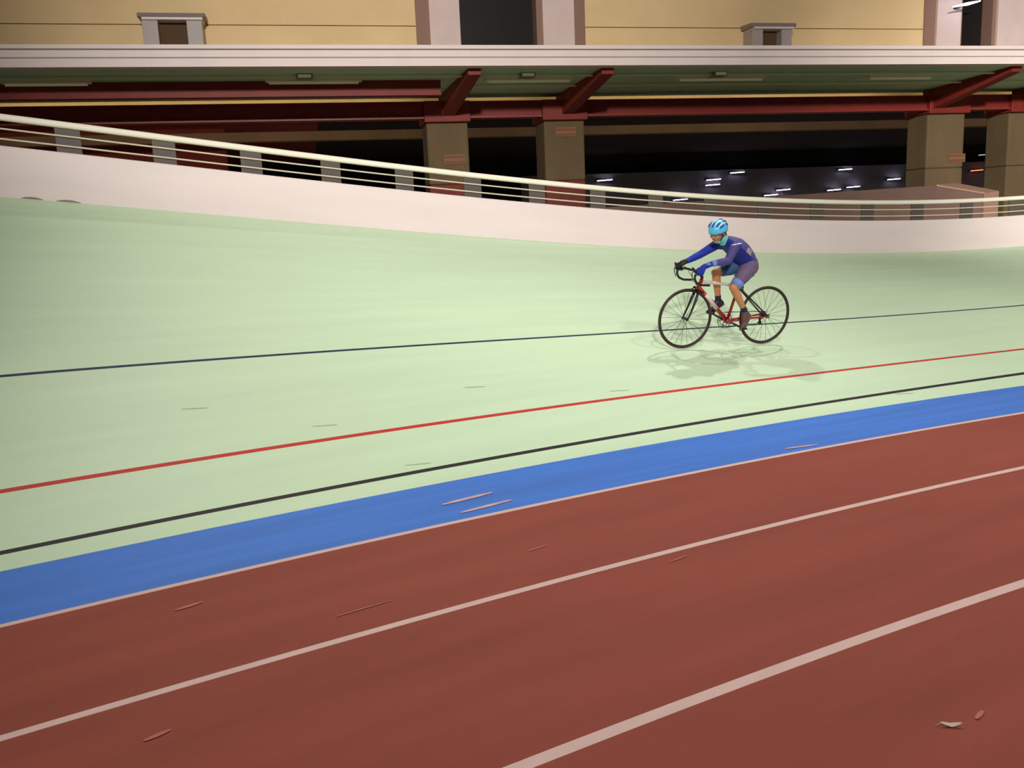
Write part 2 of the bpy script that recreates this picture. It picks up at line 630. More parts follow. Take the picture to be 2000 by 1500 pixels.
# upper storey
UB = 3.6
b = MB()
segs_w = [(A0, -1.78), (3.02, 14.02)]
for a0, a1 in segs_w:
    b.box((a0, UB, 6.04), (a1, UB + 0.3, 7.27), fn=F)
    b.box((a0, UB, 7.295), (a1, UB + 0.3, 12.0), fn=F)
    b.box((a0, UB + 0.02, 7.27), (a1, UB + 0.28, 7.295), 1, fn=F)
b.build('upper_wall', ['yellow', 'joint'], root)
for a0, a1 in ((-1.42, -0.58), (1.76, 2.68), (14.40, 15.26), (16.6, 17.6)):
    fbox('pilaster', 'pilaster', a0, a1, UB - 0.16, UB + 0.5, 6.04, 12.0, bevel=0.02)
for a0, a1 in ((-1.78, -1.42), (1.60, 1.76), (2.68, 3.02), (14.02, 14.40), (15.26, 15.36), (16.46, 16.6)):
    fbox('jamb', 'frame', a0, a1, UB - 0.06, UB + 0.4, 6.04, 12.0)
for a0, a1 in ((-0.58, 1.72), (15.30, 16.55)):
    w = fbox('window', 'frame', a0, a1, UB + 0.42, UB + 0.5, 6.04, 12.0)
    MB().box((a0 + 0.09, UB + 0.36, 6.1), (a1 - 0.12, UB + 0.42, 11.9), fn=F).build('pane', 'dark_glass', w)
fbox('side_parapet', 'pilaster', 17.6, A1, UB, UB + 0.3, 6.04, 12.0)

# plaques on the columns
for ac, z, lab in ((-0.95, 3.72, 'small ochre plaque with two red bars on the left middle column'),
                   (2.3, 4.40, 'small ochre plaque with two red bars high on the second column'),
                   (15.28, 3.35, 'small ochre plaque with two red bars on the right column')):
    o = empty('plaque', fr(ac, 3.39, z))
    tag(o, lab, 'sign', 'plaques on the columns')
    q = Vector(o.location)
    MB().box((ac - .3, 3.37, z - .13), (ac + .3, 3.4, z + .13), fn=lambda a, b_, z_: fr(a, b_, z_) - q).build('board', 'sign', o)
    for dz in (-.07, .07):
        MB().box((ac - .28, 3.355, z + dz - .022), (ac + .28, 3.37, z + dz + .022), fn=lambda a, b_, z_: fr(a, b_, z_) - q).build('bar', 'sign_red', o)

# canopy fittings: small boxes and unlit battens with an added glow under the soffit
for ac, lab in ((-4.87, 'pale box under the canopy, left of both middle columns'),
                (0.6, 'pale box under the canopy, between the two middle rafters'),
                (5.84, 'pale box under the canopy, above and left of the rider')):
    o = empty('junction_box', fr(ac, 0.95, soff(0.95)))
    tag(o, lab, 'junction box', 'boxes under the canopy soffit')
    q = Vector(o.location)
    fn = lambda a, b_, z_: fr(a, b_, z_) - q
    MB().box((ac - .19, 0.8, soff(1.) - .10), (ac + .19, 1.1, soff(1.) + .01), fn=fn).build('body', 'box', o, bevel=0.01)
    MB().box((ac - .15, 0.78, soff(1.) - .085), (ac + .15, 0.81, soff(1.) - .015), fn=fn).build('cover', 'batten', o)  # cover shares the added glow of the battens
for a0, a1, lab in ((-11.6, -9.7, 'pale batten with added glow at the far left under the canopy'),
                    (-5.8, -3.5, 'pale batten with added glow left of the middle rafters'),
                    (-0.4, 1.94, 'pale batten with added glow between the two middle rafters'),
                    (4.85, 7.4, 'pale batten with added glow right of the middle rafters'),
                    (10.6, 12.7, 'pale batten with added glow left of the right rafter')):
    o = empty('batten_light', fr((a0 + a1) / 2, 1.35, soff(1.35)))
    tag(o, lab, 'light', 'pale battens under the canopy')
    q = Vector(o.location)
    fn = lambda a, b_, z_: fr(a, b_, z_) - q
    MB().box((a0, 1.26, soff(1.35) - .08), (a1, 1.46, soff(1.35) + .004), fn=fn).build('housing', 'purlin', o, bevel=0.01)
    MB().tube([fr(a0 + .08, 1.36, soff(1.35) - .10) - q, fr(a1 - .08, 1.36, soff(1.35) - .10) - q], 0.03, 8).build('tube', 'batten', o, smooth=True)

# grey vent housings standing on the canopy roof
for a0, a1, zt, lab in ((-8.78, -7.22, 7.42, 'grey box vent with brown opening on the roof at left'),
                        (7.84, 9.22, 7.29, 'grey box vent with brown opening on the roof at right')):
    o = empty('vent_housing', fr((a0 + a1) / 2, 3.2, 6.05))
    tag(o, lab, 'vent', 'vents on the canopy roof')
    q = Vector(o.location)
    fn = lambda a, b_, z_: fr(a, b_, z_) - q
    w = (a1 - a0)
    i0, i1 = a0 + 0.28 * w + .02, a1 - 0.27 * w
    b = MB()
    b.box((a0 + .08, 3.0, 6.05), (i0, 3.58, zt - .16), fn=fn)
    b.box((i1, 3.0, 6.05), (a1 - .05, 3.58, zt - .16), fn=fn)
    b.box((i0, 3.0, 6.05), (i1, 3.58, 6.2), fn=fn)
    b.build('casing', 'vent', o, bevel=0.01)
    MB().box((i0, 3.3, 6.2), (i1, 3.36, zt - .16), fn=fn).build('grille', 'vent_dark', o)
    b = MB()
    b.hexa([fn(a0 + .1, 2.93, zt - .16), fn(a1 - .02, 2.93, zt - .16), fn(a1 - .02, 3.58, zt - .16), fn(a0 + .1, 3.58, zt - .16),
            fn(a0 + .1, 2.93, zt - .10), fn(a1 - .02, 2.93, zt - .10), fn(a1 - .02, 3.58, zt - .10), fn(a0 + .1, 3.58, zt - .10)])
    b.build('rim', 'vent_rim', o)
    MB().hexa([fn(a0, 2.9, zt - .10), fn(a1 + .04, 2.9, zt - .10), fn(a1 + .04, 3.58, zt - .10), fn(a0, 3.58, zt - .10),
               fn(a0, 2.95, zt), fn(a1 + .04, 2.95, zt), fn(a1 + .04, 3.58, zt + .03), fn(a0, 3.58, zt + .03)]).build('hood', 'vent_top', o)

# bright lamp in front of the right upper window
o = empty('wall_lamp', fr(15.05, 2.9, 7.9))
tag(o, 'bright white lamp beside the dark window, upper right corner', 'lamp')
q = Vector(o.location)
MB().tube([fr(14.5, 2.9, 7.78) - q, fr(15.0, 2.9, 7.87) - q, fr(15.45, 2.9, 7.96) - q], [0.016, 0.045, 0.016], 10).build('tube', 'tube', o, smooth=True)
MB().box((14.94, 2.93, 7.84), (15.02, 3.44, 7.90), fn=lambda a, b_, z_: fr(a, b_, z_) - q).build('bracket', 'bracket', o)

# lit tubes on the far undercroft wall
TB = [(10.56, 3.99, 'tube', 'just right of the second column, above the rail'),
      (8.86, 3.38, 'tube', 'low in front of the second column base, between rail cables'),
      (14.89, 2.82, 'tube', 'low between the rail cables, left above the rider'),
      (16.86, 3.83, 'tube', 'upper of the pair straight above the helmet'),
      (16.80, 3.55, 'tube', 'lower of the pair straight above the helmet'),
      (18.27, 4.17, 'tube', 'highest, just right of the pair above the helmet'),
      (21.10, 3.14, 'tube', 'upper of two low ones right of the helmet'),
      (20.34, 2.88, 'tube', 'lowest one touching the rail right of the helmet'),
      (24.97, 4.15, 'tube', 'high, midway between helmet and right column'),
      (28.14, 3.51, 'tube', 'nearest on the left of the right column'),
      (25.52, 3.16, 'tube', 'right one of the low end-to-end pair above the parapet'),
      (24.28, 3.03, 'tube', 'left one of the low end-to-end pair above the parapet'),
      (34.20, 4.74, 'tube_dim', 'thin and dim, highest beside the right column'),
      (33.70, 3.85, 'tube_red', 'red one beside the right column'),
      (34.9, 3.96, 'tube_dim', 'thin and dim, between the two right columns')]
for a, z, m, lab in TB:
    o = empty('tube_lamp', fr(a, 24.1, z))
    tag(o, ('lit red tube lamp, ' if m == 'tube_red' else 'lit white tube lamp, ') + lab, 'lamp', 'lit tubes in the dark undercroft')
    q = Vector(o.location)
    w = 0.42
    r_ = 0.02 if m != 'tube_dim' else 0.018
    MB().tube([fr(a - w, 24.05, z - .015) - q, fr(a + w, 24.05, z + .025) - q], r_, 8).build('tube', m, o, smooth=True)
    MB().box((a - w - .03, 24.08, z - .04), (a + w + .03, 24.2, z + .04), fn=lambda a_, b_, z_: fr(a_, b_, z_) - q).build('bracket', 'bracket', o)

# brown concrete parapet on the concourse at right
o = empty('concrete_parapet', fr(8, -1.6, GZ))
tag(o, 'low brown concrete parapet behind the railing at right, tan slope, end face painted as lit', 'parapet')
q = Vector(o.location)
fn = lambda a, b_, z_: fr(a, b_, z_) - q
b = MB()
base = [(1.2, -1.6), (10.6, -1.6), (11.55, -2.2), (12.2, -1.9), (11.5, -1.2), (1.2, -1.2)]
tz = [2.15, 2.38, 2.10, 2.14, 2.40, 2.15]
b.add([fn(x, y, GZ) for x, y in base] + [fn(x, y, z) for (x, y), z in zip(base, tz)],
      [(i, (i + 1) % 6, (i + 1) % 6 + 6, i + 6) for i in range(6)] + [(6, 7, 10, 11), (7, 8, 9, 10), (5, 4, 1, 0), (4, 3, 2, 1)])
b.build('body', 'parapet', o)
b = MB()
b.hexa([fn(10.6, -1.62, 2.36), fn(11.55, -2.22, 2.10), fn(12.2, -1.9, 2.14), fn(11.5, -1.2, 2.40), fn(10.6, -1.62, 2.40), fn(11.55, -2.24, 2.14), fn(12.22, -1.9, 2.18), fn(11.5, -1.2, 2.44)])
b.hexa([fn(11.50, -2.24, GZ), fn(12.2, -1.93, GZ), fn(12.2, -1.88, GZ), fn(11.50, -2.19, GZ), fn(11.50, -2.24, 2.13), fn(12.2, -1.93, 2.17), fn(12.2, -1.88, 2.17), fn(11.50, -2.19, 2.13)])  # end plate in the lighter tan, painted as a lit face
b.build('sloping_end', 'parapet_cap_lit_end', o)

# ------------------------------------------------------------------ scuffs and litter
scuff(trk, bank, 117.83, 0.36, 0.40, 0.045, tilt=-0.04)
scuff(trk, bank, 117.78, 0.15, 0.40, 0.04, tilt=-0.04)
scuff(trk, bank, 114.2, 0.10, 0.30, 0.03, tilt=0.04)
for ph_, s_ in ((118.5, 1.92), (115.0, 1.84), (117.9, 1.12), (111.6, 0.95), (116.6, 2.3), (119.6, 2.5)):
    scuff(trk, bank, ph_, s_, 0.20, 0.016, 'skid_mark', 'skid', tilt=0.03)
for ph_, s_, l_, w_ in ((120.37, -0.34, .14, .03), (120.82, -1.5, .10, .025), (117.2, -3.08, .07, .02), (117.16, -1.28, .14, .012), (117.9, -0.7, .14, .014), (119.4, -0.9, .3, .012)):
    scuff(inf, flat, ph_, s_, l_, w_, 'worn_mark', 'worn', tilt=-0.02)
# ------------------------------------------------------------------ bicycle and rider frame
fw = Vector((-0.94116, -0.33592, 0.03722)).normalized()
up = Vector((0.07575, -0.10236, 0.99186))
lt = up.cross(fw).normalized()
up = fw.cross(lt)
BM = Matrix(((fw.x, lt.x, up.x, 2.3515), (fw.y, lt.y, up.y, 9.5585), (fw.z, lt.z, up.z, 0.433), (0, 0, 0, 1)))
bike = empty('road_bicycle', mw=BM)
tag(bike, 'red and white road bicycle with thin dark wheels ridden on the green bank', 'bicycle')
WR = 0.328
BB = Vector((-0.025, 0, 0.282))


def wheel(cx_):
    c = Vector((cx_, 0, WR))
    ring = lambda r, y=0.0, n=64: [c + Vector((r * math.cos(2 * math.pi * i / n), y, r * math.sin(2 * math.pi * i / n))) for i in range(n)]
    w = MB().tube(ring(WR - 0.0115), 0.0125, 10, closed=True).build('tyre', 'tyre', None, smooth=True)
    return w, c, ring


for cx_ in (0.509, -0.509):
    w, c, ring = wheel(cx_)
    w.name = 'wheel'
    w.parent = bike
    b = MB()
    b.tube(ring(WR - 0.027), 0.0075, 8, closed=True)
    b.build('rim', 'rim', w, smooth=True)
    b = MB()
    b.tube([c + Vector((0, -0.045, 0)), c + Vector((0, -0.03, 0)), c + Vector((0, 0.03, 0)), c + Vector((0, 0.045, 0))], [0.019, 0.015, 0.015, 0.019], 12)
    b.build('hub', 'frame_black', w, smooth=True)
    for i in range(24):
        t = 2 * math.pi * (i + 0.3) / 24
        t2 = t + (0.5 if i % 4 < 2 else -0.5)
        sy = 0.032 if i % 2 else -0.032
        p0 = c + Vector((0.017 * math.cos(t2), sy, 0.017 * math.sin(t2)))
        p1 = c + Vector(((WR - 0.04) * math.cos(t), 0, (WR - 0.04) * math.sin(t)))
        MB().tube([p0, p1], 0.0018, 5).build('spoke', 'steel', w)
    if cx_ < 0:
        b = MB()
        for k in range(5):
            b.tube([c + Vector((0, -0.034 - 0.004 * k, 0)), c + Vector((0, -0.0365 - 0.004 * k, 0))], 0.046 - 0.005 * k, 24)
        b.build('cassette', 'chrome', w)
HT, HB = Vector((0.352, 0, 0.745)), Vector((0.386, 0, 0.645))
SC = Vector((-0.125, 0, 0.668))
RH, FH = Vector((-0.509, 0, WR)), Vector((0.509, 0, WR))
b = MB()
b.tube([HT + (HT - HB) * .08, HB - (HT - HB) * .08], 0.021, 14)
b.tube([HB * 0.75 + HT * 0.25, BB], [0.021, 0.023], 14)                # down tube
b.ball(BB, (0.032, 0.036, 0.032))
b.build('frame', 'frame_red', bike, smooth=True)
fr_ob = [x for x in bike.children if x.name.startswith('frame')][0]
MB().tube([HT * 0.85 + HB * 0.15, SC * 0.97 + HT * 0.03], [0.018, 0.015], 14).build('top_tube', 'frame_white', fr_ob, smooth=True)
dt0, dt1 = HB * 0.75 + HT * 0.25, BB
MB().tube([dt0.lerp(dt1, .22), dt0.lerp(dt1, .62)], [0.0235, 0.0243], 14).build('down_tube_panel', 'frame_white', fr_ob, smooth=True)
MB().tube([BB, SC, SC.lerp(Vector((-0.165, 0, 0.775)), .15)], 0.0155, 14).build('seat_tube', 'frame_red', fr_ob, smooth=True)
for sy in (-1, 1):
    y = Vector((0, 0.055 * sy, 0))
    MB().tube([SC + Vector((0, .012 * sy, -.01)), RH + y], [0.0095, 0.008], 10).build('seat_stay', 'frame_black', fr_ob, smooth=True)
    MB().tube([BB + Vector((0, .02 * sy, 0)), BB.lerp(RH, .35) + Vector((0, .035 * sy, 0)), RH + y], [0.014, 0.0115, 0.009], 10).build('chain_stay', 'frame_red', fr_ob, smooth=True)
    MB().box((-0.535, 0.05 * sy - .004, WR - .025), (-0.49, 0.05 * sy + .006, WR + .02)).build('dropout', 'chrome', fr_ob)
b = MB()
b.ball((0.396, 0, 0.622), (0.026, 0.04, 0.02))
for sy in (-1, 1):
    b.tube([(0.397, .036 * sy, 0.622), (0.425, .046 * sy, 0.54), (0.468, .05 * sy, 0.42), FH + Vector((0, .052 * sy, 0))], [0.0145, 0.0135, 0.011, 0.008], 10)
b.build('fork', 'frame_black', bike, smooth=True)
MB().tube([HT, (0.345, 0, 0.775), (0.40, 0, 0.835), (0.445, 0, 0.845)], [0.017, 0.017, 0.016, 0.018], 12).build('stem', 'frame_black', bike, smooth=True)
HW = 0.18
pts = []
side = [(0.445, 0.09, 0.846), (0.45, HW - .03, 0.846), (0.47, HW, 0.848), (0.52, HW, 0.846), (0.548, HW, 0.825), (0.548, HW, 0.785), (0.52, HW, 0.745), (0.46, HW, 0.722), (0.36, HW, 0.718)]
full = [(x, -y, z) for x, y, z in reversed(side)] + [(0.445, 0, 0.846)] + side
hb = MB().tube(full, 0.0125, 12).build('handlebar', 'tape', bike, smooth=True)
for sy in (-1, 1):
    b = MB()
    b.cap((0.525, HW * sy, 0.858), 0.017, (0.565, HW * sy, 0.878), 0.016)
    b.cap((0.565, HW * sy, 0.878), 0.016, (0.582, HW * sy, 0.905), 0.011)
    h = b.build('brake_hood', 'tape', hb, remesh=0.004)
    MB().tube([(0.578, HW * sy, 0.875), (0.588, HW * sy, 0.84), (0.575, HW * sy, 0.79), (0.562, HW * sy + .004, 0.755)], [0.008, 0.007, 0.006, 0.004], 8).build('brake_lever', 'chrome', h, smooth=True)
    MB().tube([(0.57, HW * sy * .98, 0.885), (0.56, HW * sy * .7, 0.90), (0.50, .08 * sy, 0.87), (0.43, .02 * sy, 0.74), (0.40, 0, 0.68)], 0.0028, 6).build('brake_cable', 'frame_black', hb, smooth=True)
sd = MB()
sd.ball((-0.235, 0, 0.785), (0.07, 0.065, 0.022)).ball((-0.15, 0, 0.787), (0.10, 0.024, 0.017))
sd = sd.build('saddle', 'tape', bike, remesh=0.006)
MB().tube([SC, (-0.175, 0, 0.77)], 0.0125, 12).build('seat_post', 'frame_black', bike, smooth=True)
for p, nm in (((0.425, 0, 0.668), 'front_brake'), ((-0.175, 0, 0.655), 'rear_brake')):
    b = MB()
    b.ball(p, (0.018, 0.022, 0.014))
    for sy in (-1, 1):
        b.tube([p, (p[0] + .01, .034 * sy, p[2] - .02), (p[0] + .012, .022 * sy, p[2] - .045)], 0.007, 8)
    b.build('brake', 'frame_black', bike, smooth=True)
cr = MB()
cd = Vector((-0.905, 0, -0.425)).normalized() * 0.155
y1 = Vector((0, 0.062, 0))
cr.tube([BB - y1, BB + y1], 0.013, 12)
crank = cr.build('crankset', 'chrome', bike, smooth=True)
ring_n = 48
b = MB()
for r_, t_ in ((0.088, 0.005), (0.062, 0.004)):
    b.tube([BB + Vector((r_ * math.cos(2 * math.pi * i / ring_n), -0.048, r_ * math.sin(2 * math.pi * i / ring_n))) for i in range(ring_n)], t_, 6, closed=True)
for i in range(5):
    t = 2 * math.pi * i / 5
    b.tube([BB + Vector((0, -0.05, 0)), BB + Vector((.088 * math.cos(t), -.048, .088 * math.sin(t)))], 0.006, 6)
b.build('chainring', 'chrome', crank, smooth=True)
for sg in (1, -1):
    MB().tube([BB + y1 * sg, BB + y1 * sg * 1.1 + cd * sg], [0.013, 0.010], 10).build('crank_arm', 'frame_black', crank, smooth=True)
    e = BB + y1 * sg * 1.1 + cd * sg
    b = MB()
    b.tube([e, e + Vector((0, 0.08 * sg, 0))], 0.006, 8)
    b.box((e.x - .03, e.y + (.02 if sg > 0 else -.08), e.z - .008), (e.x + .03, e.y + (.08 if sg > 0 else -.02), e.z + .008))
    b.build('pedal', 'frame_black', crank)
b = MB()
ch = []
for i in range(13):
    t = math.pi / 2 - math.pi * i / 12
    ch.append(BB + Vector((.088 * math.cos(t), -0.048, .088 * math.sin(t))))
for p in ((-0.43, 0.225), (-0.485, 0.235), (-0.50, 0.262), (-0.478, 0.29), (-0.55, 0.325), (-0.525, 0.362)):
    ch.append(Vector((p[0], -0.045, p[1])))
b.tube(ch, 0.0045, 6, closed=True)
b.build('chain', 'frame_black', bike, smooth=True)
b = MB()
for p in ((-0.49, 0.232), (-0.486, 0.285)):
    b.tube([(p[0], -.05, p[1]), (p[0], -.04, p[1])], 0.022, 14)
b.tube([(-0.509, -.055, WR - .03), (-0.49, -.052, 0.285), (-0.49, -.052, 0.232)], 0.008, 8)
b.build('derailleur', 'frame_black', bike, smooth=True)
b = MB()
b.tube([(0.150, 0, 0.482), (0.195, 0, 0.527)], 0.006, 8)
b.build('bottle_cage', 'frame_black', bike, smooth=True)

# ------------------------------------------------------------------ rider
person = empty('person', mw=BM)
tag(person, 'cyclist in blue jersey, mauve shorts and sky blue helmet riding the red bicycle', 'person')
V = Vector
hip = {1: V((-0.195, 0.075, 0.885)), -1: V((-0.195, -0.075, 0.885))}
knee = {1: V((0.005, 0.105, 0.668)), -1: V((0.122, -0.085, 0.802))}
ank = {1: V((-0.168, 0.105, 0.405)), -1: V((0.045, -0.105, 0.495))}
heel = {1: V((-0.222, 0.105, 0.352)), -1: V((-0.003, -0.108, 0.462))}
ball_ = {1: V((-0.166, 0.112, 0.254)), -1: V((0.110, -0.112, 0.382))}
toe = {1: V((-0.138, 0.112, 0.212)), -1: V((0.158, -0.112, 0.366))}
sho = {1: V((0.065, 0.135, 1.115)), -1: V((0.095, -0.135, 1.115))}
elb = {1: V((0.175, 0.195, 0.975)), -1: V((0.275, -0.20, 0.985))}
wri = {1: V((0.365, 0.183, 0.945)), -1: V((0.43, -0.183, 0.925))}
han = {1: V((0.455, 0.18, 0.905)), -1: V((0.50, -0.18, 0.895))}
TOR = [((-0.215, 0, 0.90), (0.105, 0.135, 0.10)), ((-0.165, 0, 0.975), (0.10, 0.122, 0.10)), ((-0.105, 0, 1.035), (0.105, 0.125, 0.105)),
       ((-0.04, 0, 1.085), (0.105, 0.135, 0.10)), ((0.03, 0, 1.12), (0.088, 0.135, 0.08)), ((0.075, 0, 1.145), (0.06, 0.09, 0.06))]
HR = Matrix.Rotation(rad(24), 3, 'Z') @ Matrix.Rotation(rad(16), 3, 'Y')
HC = V((0.205, 0.0, 1.262))


def hp(x, y, z):
    return HC + HR @ V((x, y, z))


def torso(b, grow=0.0, lo=0, hi=6):
    rot = Matrix.Rotation(rad(-42), 3, 'Y')
    for (c, r), (c2, r2) in zip(TOR[lo:hi - 1], TOR[lo + 1:hi]):
        for t in (0, .5):
            cc = V(c).lerp(V(c2), t)
            rr = V(r).lerp(V(r2), t) + V((grow,) * 3)
            b.ball(cc, rr)
    c, r = TOR[hi - 1]
    b.ball(c, V(r) + V((grow,) * 3))


def finger_chains(sg):
    """palm and five fingers closed round the brake hood"""
    h, w = han[sg], wri[sg]
    out = []
    # palm
    out.append([(w, 0.022), (w.lerp(h, .45) + V((0, 0, .004)), 0.026), (h + V((.0, 0, .008)), 0.026)])
    y0 = HW * sg
    ys = [0.030, 0.012, -0.008, -0.026]
    for i, ln in enumerate((0.9, 1.0, 0.95, 0.8)):
        x = 0.475 + (0 if sg > 0 else 0.02) + (0.058 - i * 0.021)
        o_ = 0.030 * sg
        k1 = V((x - .012, y0 + o_ * .7, 0.893 - i * .002))
        k2 = V((x + .004, y0 + o_ * 1.05, 0.866 - i * .004))
        k3 = V((x + .003, y0 + o_ * .55, 0.842 - i * .003 + (1 - ln) * .02))
        k4 = V((x - .002, y0 - o_ * .1, 0.836 - i * .003 + (1 - ln) * .02))
        out.append([(h + V((-.01, o_ * .3, .006)), 0.013), (k1, 0.0105), (k2, 0.0098), (k3, 0.009), (k4, 0.008)])
    # thumb leaves the inner side of the palm and hooks over the other side of the hood
    ti = -0.03 * sg
    out.append([(w.lerp(h, .55) + V((0, ti * .6, 0)), 0.014), (h + V((.012, ti * 1.1, -.004)), 0.012), (h + V((.045, ti * 1.1, -.018)), 0.0105), (h + V((.066, ti * .8, -.034)), 0.0095)])
    return out


# continuous body
b = MB()
torso(b)
for sg in (1, -1):
    b.chain([(hip[sg], 0.078), (hip[sg].lerp(knee[sg], .5), 0.064), (knee[sg], 0.046), (knee[sg].lerp(ank[sg], .3), 0.046), (knee[sg].lerp(ank[sg], .62), 0.036), (ank[sg], 0.027)])
    b.ball(knee[sg] + V((0.012, 0, 0.004)), 0.042)
    b.chain([(ank[sg], 0.027), (heel[sg], 0.024), (ball_[sg], 0.024), (toe[sg], 0.016)])
    b.chain([(V((0.06, 0.06 * sg, 1.12)), 0.055), (sho[sg], 0.048), (sho[sg].lerp(elb[sg], .5), 0.039), (elb[sg], 0.032), (elb[sg].lerp(wri[sg], .35), 0.032), (wri[sg], 0.021)])
    for chn in finger_chains(sg):
        b.chain([(p, r * .9) for p, r in chn])
b.chain([(V((0.085, 0, 1.135)), 0.05), (V((0.14, 0, 1.185)), 0.043), (hp(-.025, 0, -.045), 0.045)])
b.ball(hp(-.005, 0, .012), (0.09, 0.072, 0.088), rot=HR)
b.ball(hp(.028, 0, -.045), (0.058, 0.055, 0.062), rot=HR)
b.ball(hp(.05, 0, -.088), (0.028, 0.03, 0.022), rot=HR)
b.chain([(hp(.082, 0, -.008), 0.009), (hp(.097, 0, -.036), 0.012)])
b.ball(hp(.088, 0, -.044), (0.012, 0.017, 0.009), rot=HR)
for sg in (1, -1):
    b.ball(hp(-.005, .072 * sg, -.022), (0.017, 0.009, 0.026), rot=HR)
    b.ball(hp(.055, .036 * sg, -.038), (0.026, 0.022, 0.024), rot=HR)
    b.ball(hp(.074, .028 * sg, .008), (0.014, 0.024, 0.009), rot=HR)
b.build('body', 'skin', person, remesh=0.0058)
for sg in (1, -1):
    e = MB().ball(hp(.079, .029 * sg, -.012), 0.011).build('eye', 'eye', person, smooth=True)
    MB().ball(hp(.0885, .029 * sg, -.0135), 0.0048).build('pupil', 'pupil', e, smooth=True)
    MB().tube([hp(.083, .014 * sg, .006), hp(.088, .028 * sg, .010), hp(.078, .044 * sg, .005)], 0.0035, 8).build('eyebrow', 'hair', person, smooth=True)
MB().tube([hp(.074, .022, -.069), hp(.086, 0, -.068), hp(.074, -.022, -.069)], [0.003, 0.0055, 0.003], 8).build('mouth', 'lip', person, smooth=True)

# jersey and sleeves
b = MB()
torso(b, 0.009, 1, 6)
b.ball((-0.20, 0, 0.935), (0.105, 0.138, 0.085))
for sg in (1, -1):
    b.chain([(V((0.05, 0.03 * sg, 1.12)), 0.075), (V((0.06, 0.085 * sg, 1.118)), 0.068), (sho[sg].lerp(V((0.05, 0.05 * sg, 1.1)), .15), 0.062)])
jer = b.build('jersey', 'jersey', person, remesh=0.007)
for sg in (1, -1):
    b = MB()
    w2 = elb[sg].lerp(wri[sg], .80 if sg > 0 else 1.0)
    b.chain([(V((0.055, 0.075 * sg, 1.125)), 0.060), (sho[sg], 0.057), (sho[sg].lerp(elb[sg], .5), 0.048), (elb[sg], 0.041), (elb[sg].lerp(wri[sg], .35), 0.039), (w2, 0.030)])
    b.build('sleeve', 'sleeve_near' if sg > 0 else 'sleeve_far', jer, remesh=0.006)
MB().tube([elb[1].lerp(wri[1], .74), elb[1].lerp(wri[1], .98)], [0.035, 0.030], 18).build('cuff', 'cuff', jer, smooth=True)
MB().tube([V((-0.005, .152, 1.150)), V((0.04, .170, 1.151)), V((0.09, .170, 1.143)), V((0.125, .148, 1.133))], [.006, .012, .012, .005], 10, flat=.6).build('shoulder_stripe', 'white_cloth', jer, smooth=True)
b = MB()
nv = [V((-0.185, 0.13, 1.075)), V((-0.115, 0.135, 1.118)), V((-0.075, 0.14, 1.06)), V((-0.145, 0.135, 1.012))]
NG = 7
b.add([nv[0].lerp(nv[1], i / (NG - 1)).lerp(nv[3].lerp(nv[2], i / (NG - 1)), j / (NG - 1)) for i in range(NG) for j in range(NG)],
      [(i * NG + j, i * NG + j + 1, (i + 1) * NG + j + 1, (i + 1) * NG + j) for i in range(NG - 1) for j in range(NG - 1)])
pn = b.build('race_number', 'number', jer, smooth=True)
sw = pn.modifiers.new('wrap', 'SHRINKWRAP')
sw.target = jer
sw.offset = 0.004
so = pn.modifiers.new('cloth', 'SOLIDIFY')
so.thickness = 0.002
b = MB()
b.tube([V((0.105, 0, 1.15)), V((0.135, 0.004, 1.178)), V((0.165, 0.008, 1.198))], [0.062, 0.056, 0.054], 20)
b.ball(hp(.012, 0.0, -.105), (0.05, 0.05, 0.022), rot=HR)
b.build('neck_gaiter', 'gaiter', person, remesh=0.006)

# shorts
b = MB()
b.ball((-0.212, 0, 0.895), (0.107, 0.142, 0.106))
b.ball((-0.185, 0, 0.94), (0.108, 0.135, 0.09))
b.chain([(hip[1], 0.092), (hip[1].lerp(knee[1], .45), 0.078), (hip[1].lerp(knee[1], .74), 0.064)])
b.build('shorts', 'shorts', person, remesh=0.007)
shorts = [x for x in person.children if x.name.startswith('shorts')][0]
b = MB()
b.chain([(hip[-1] + V((0.03, 0, 0)), 0.087), (hip[-1].lerp(knee[-1], .5), 0.073), (hip[-1].lerp(knee[-1], .76), 0.060)])
b.build('shorts_leg', 'shorts_far', shorts, remesh=0.007)
k0, k1 = hip[1].lerp(knee[1], .70), hip[1].lerp(knee[1], .92)
MB().tube([k0, k0.lerp(k1, .5), k1], [0.071, 0.067, 0.061], 22).build('leg_cuff', 'cuff', shorts, smooth=True)

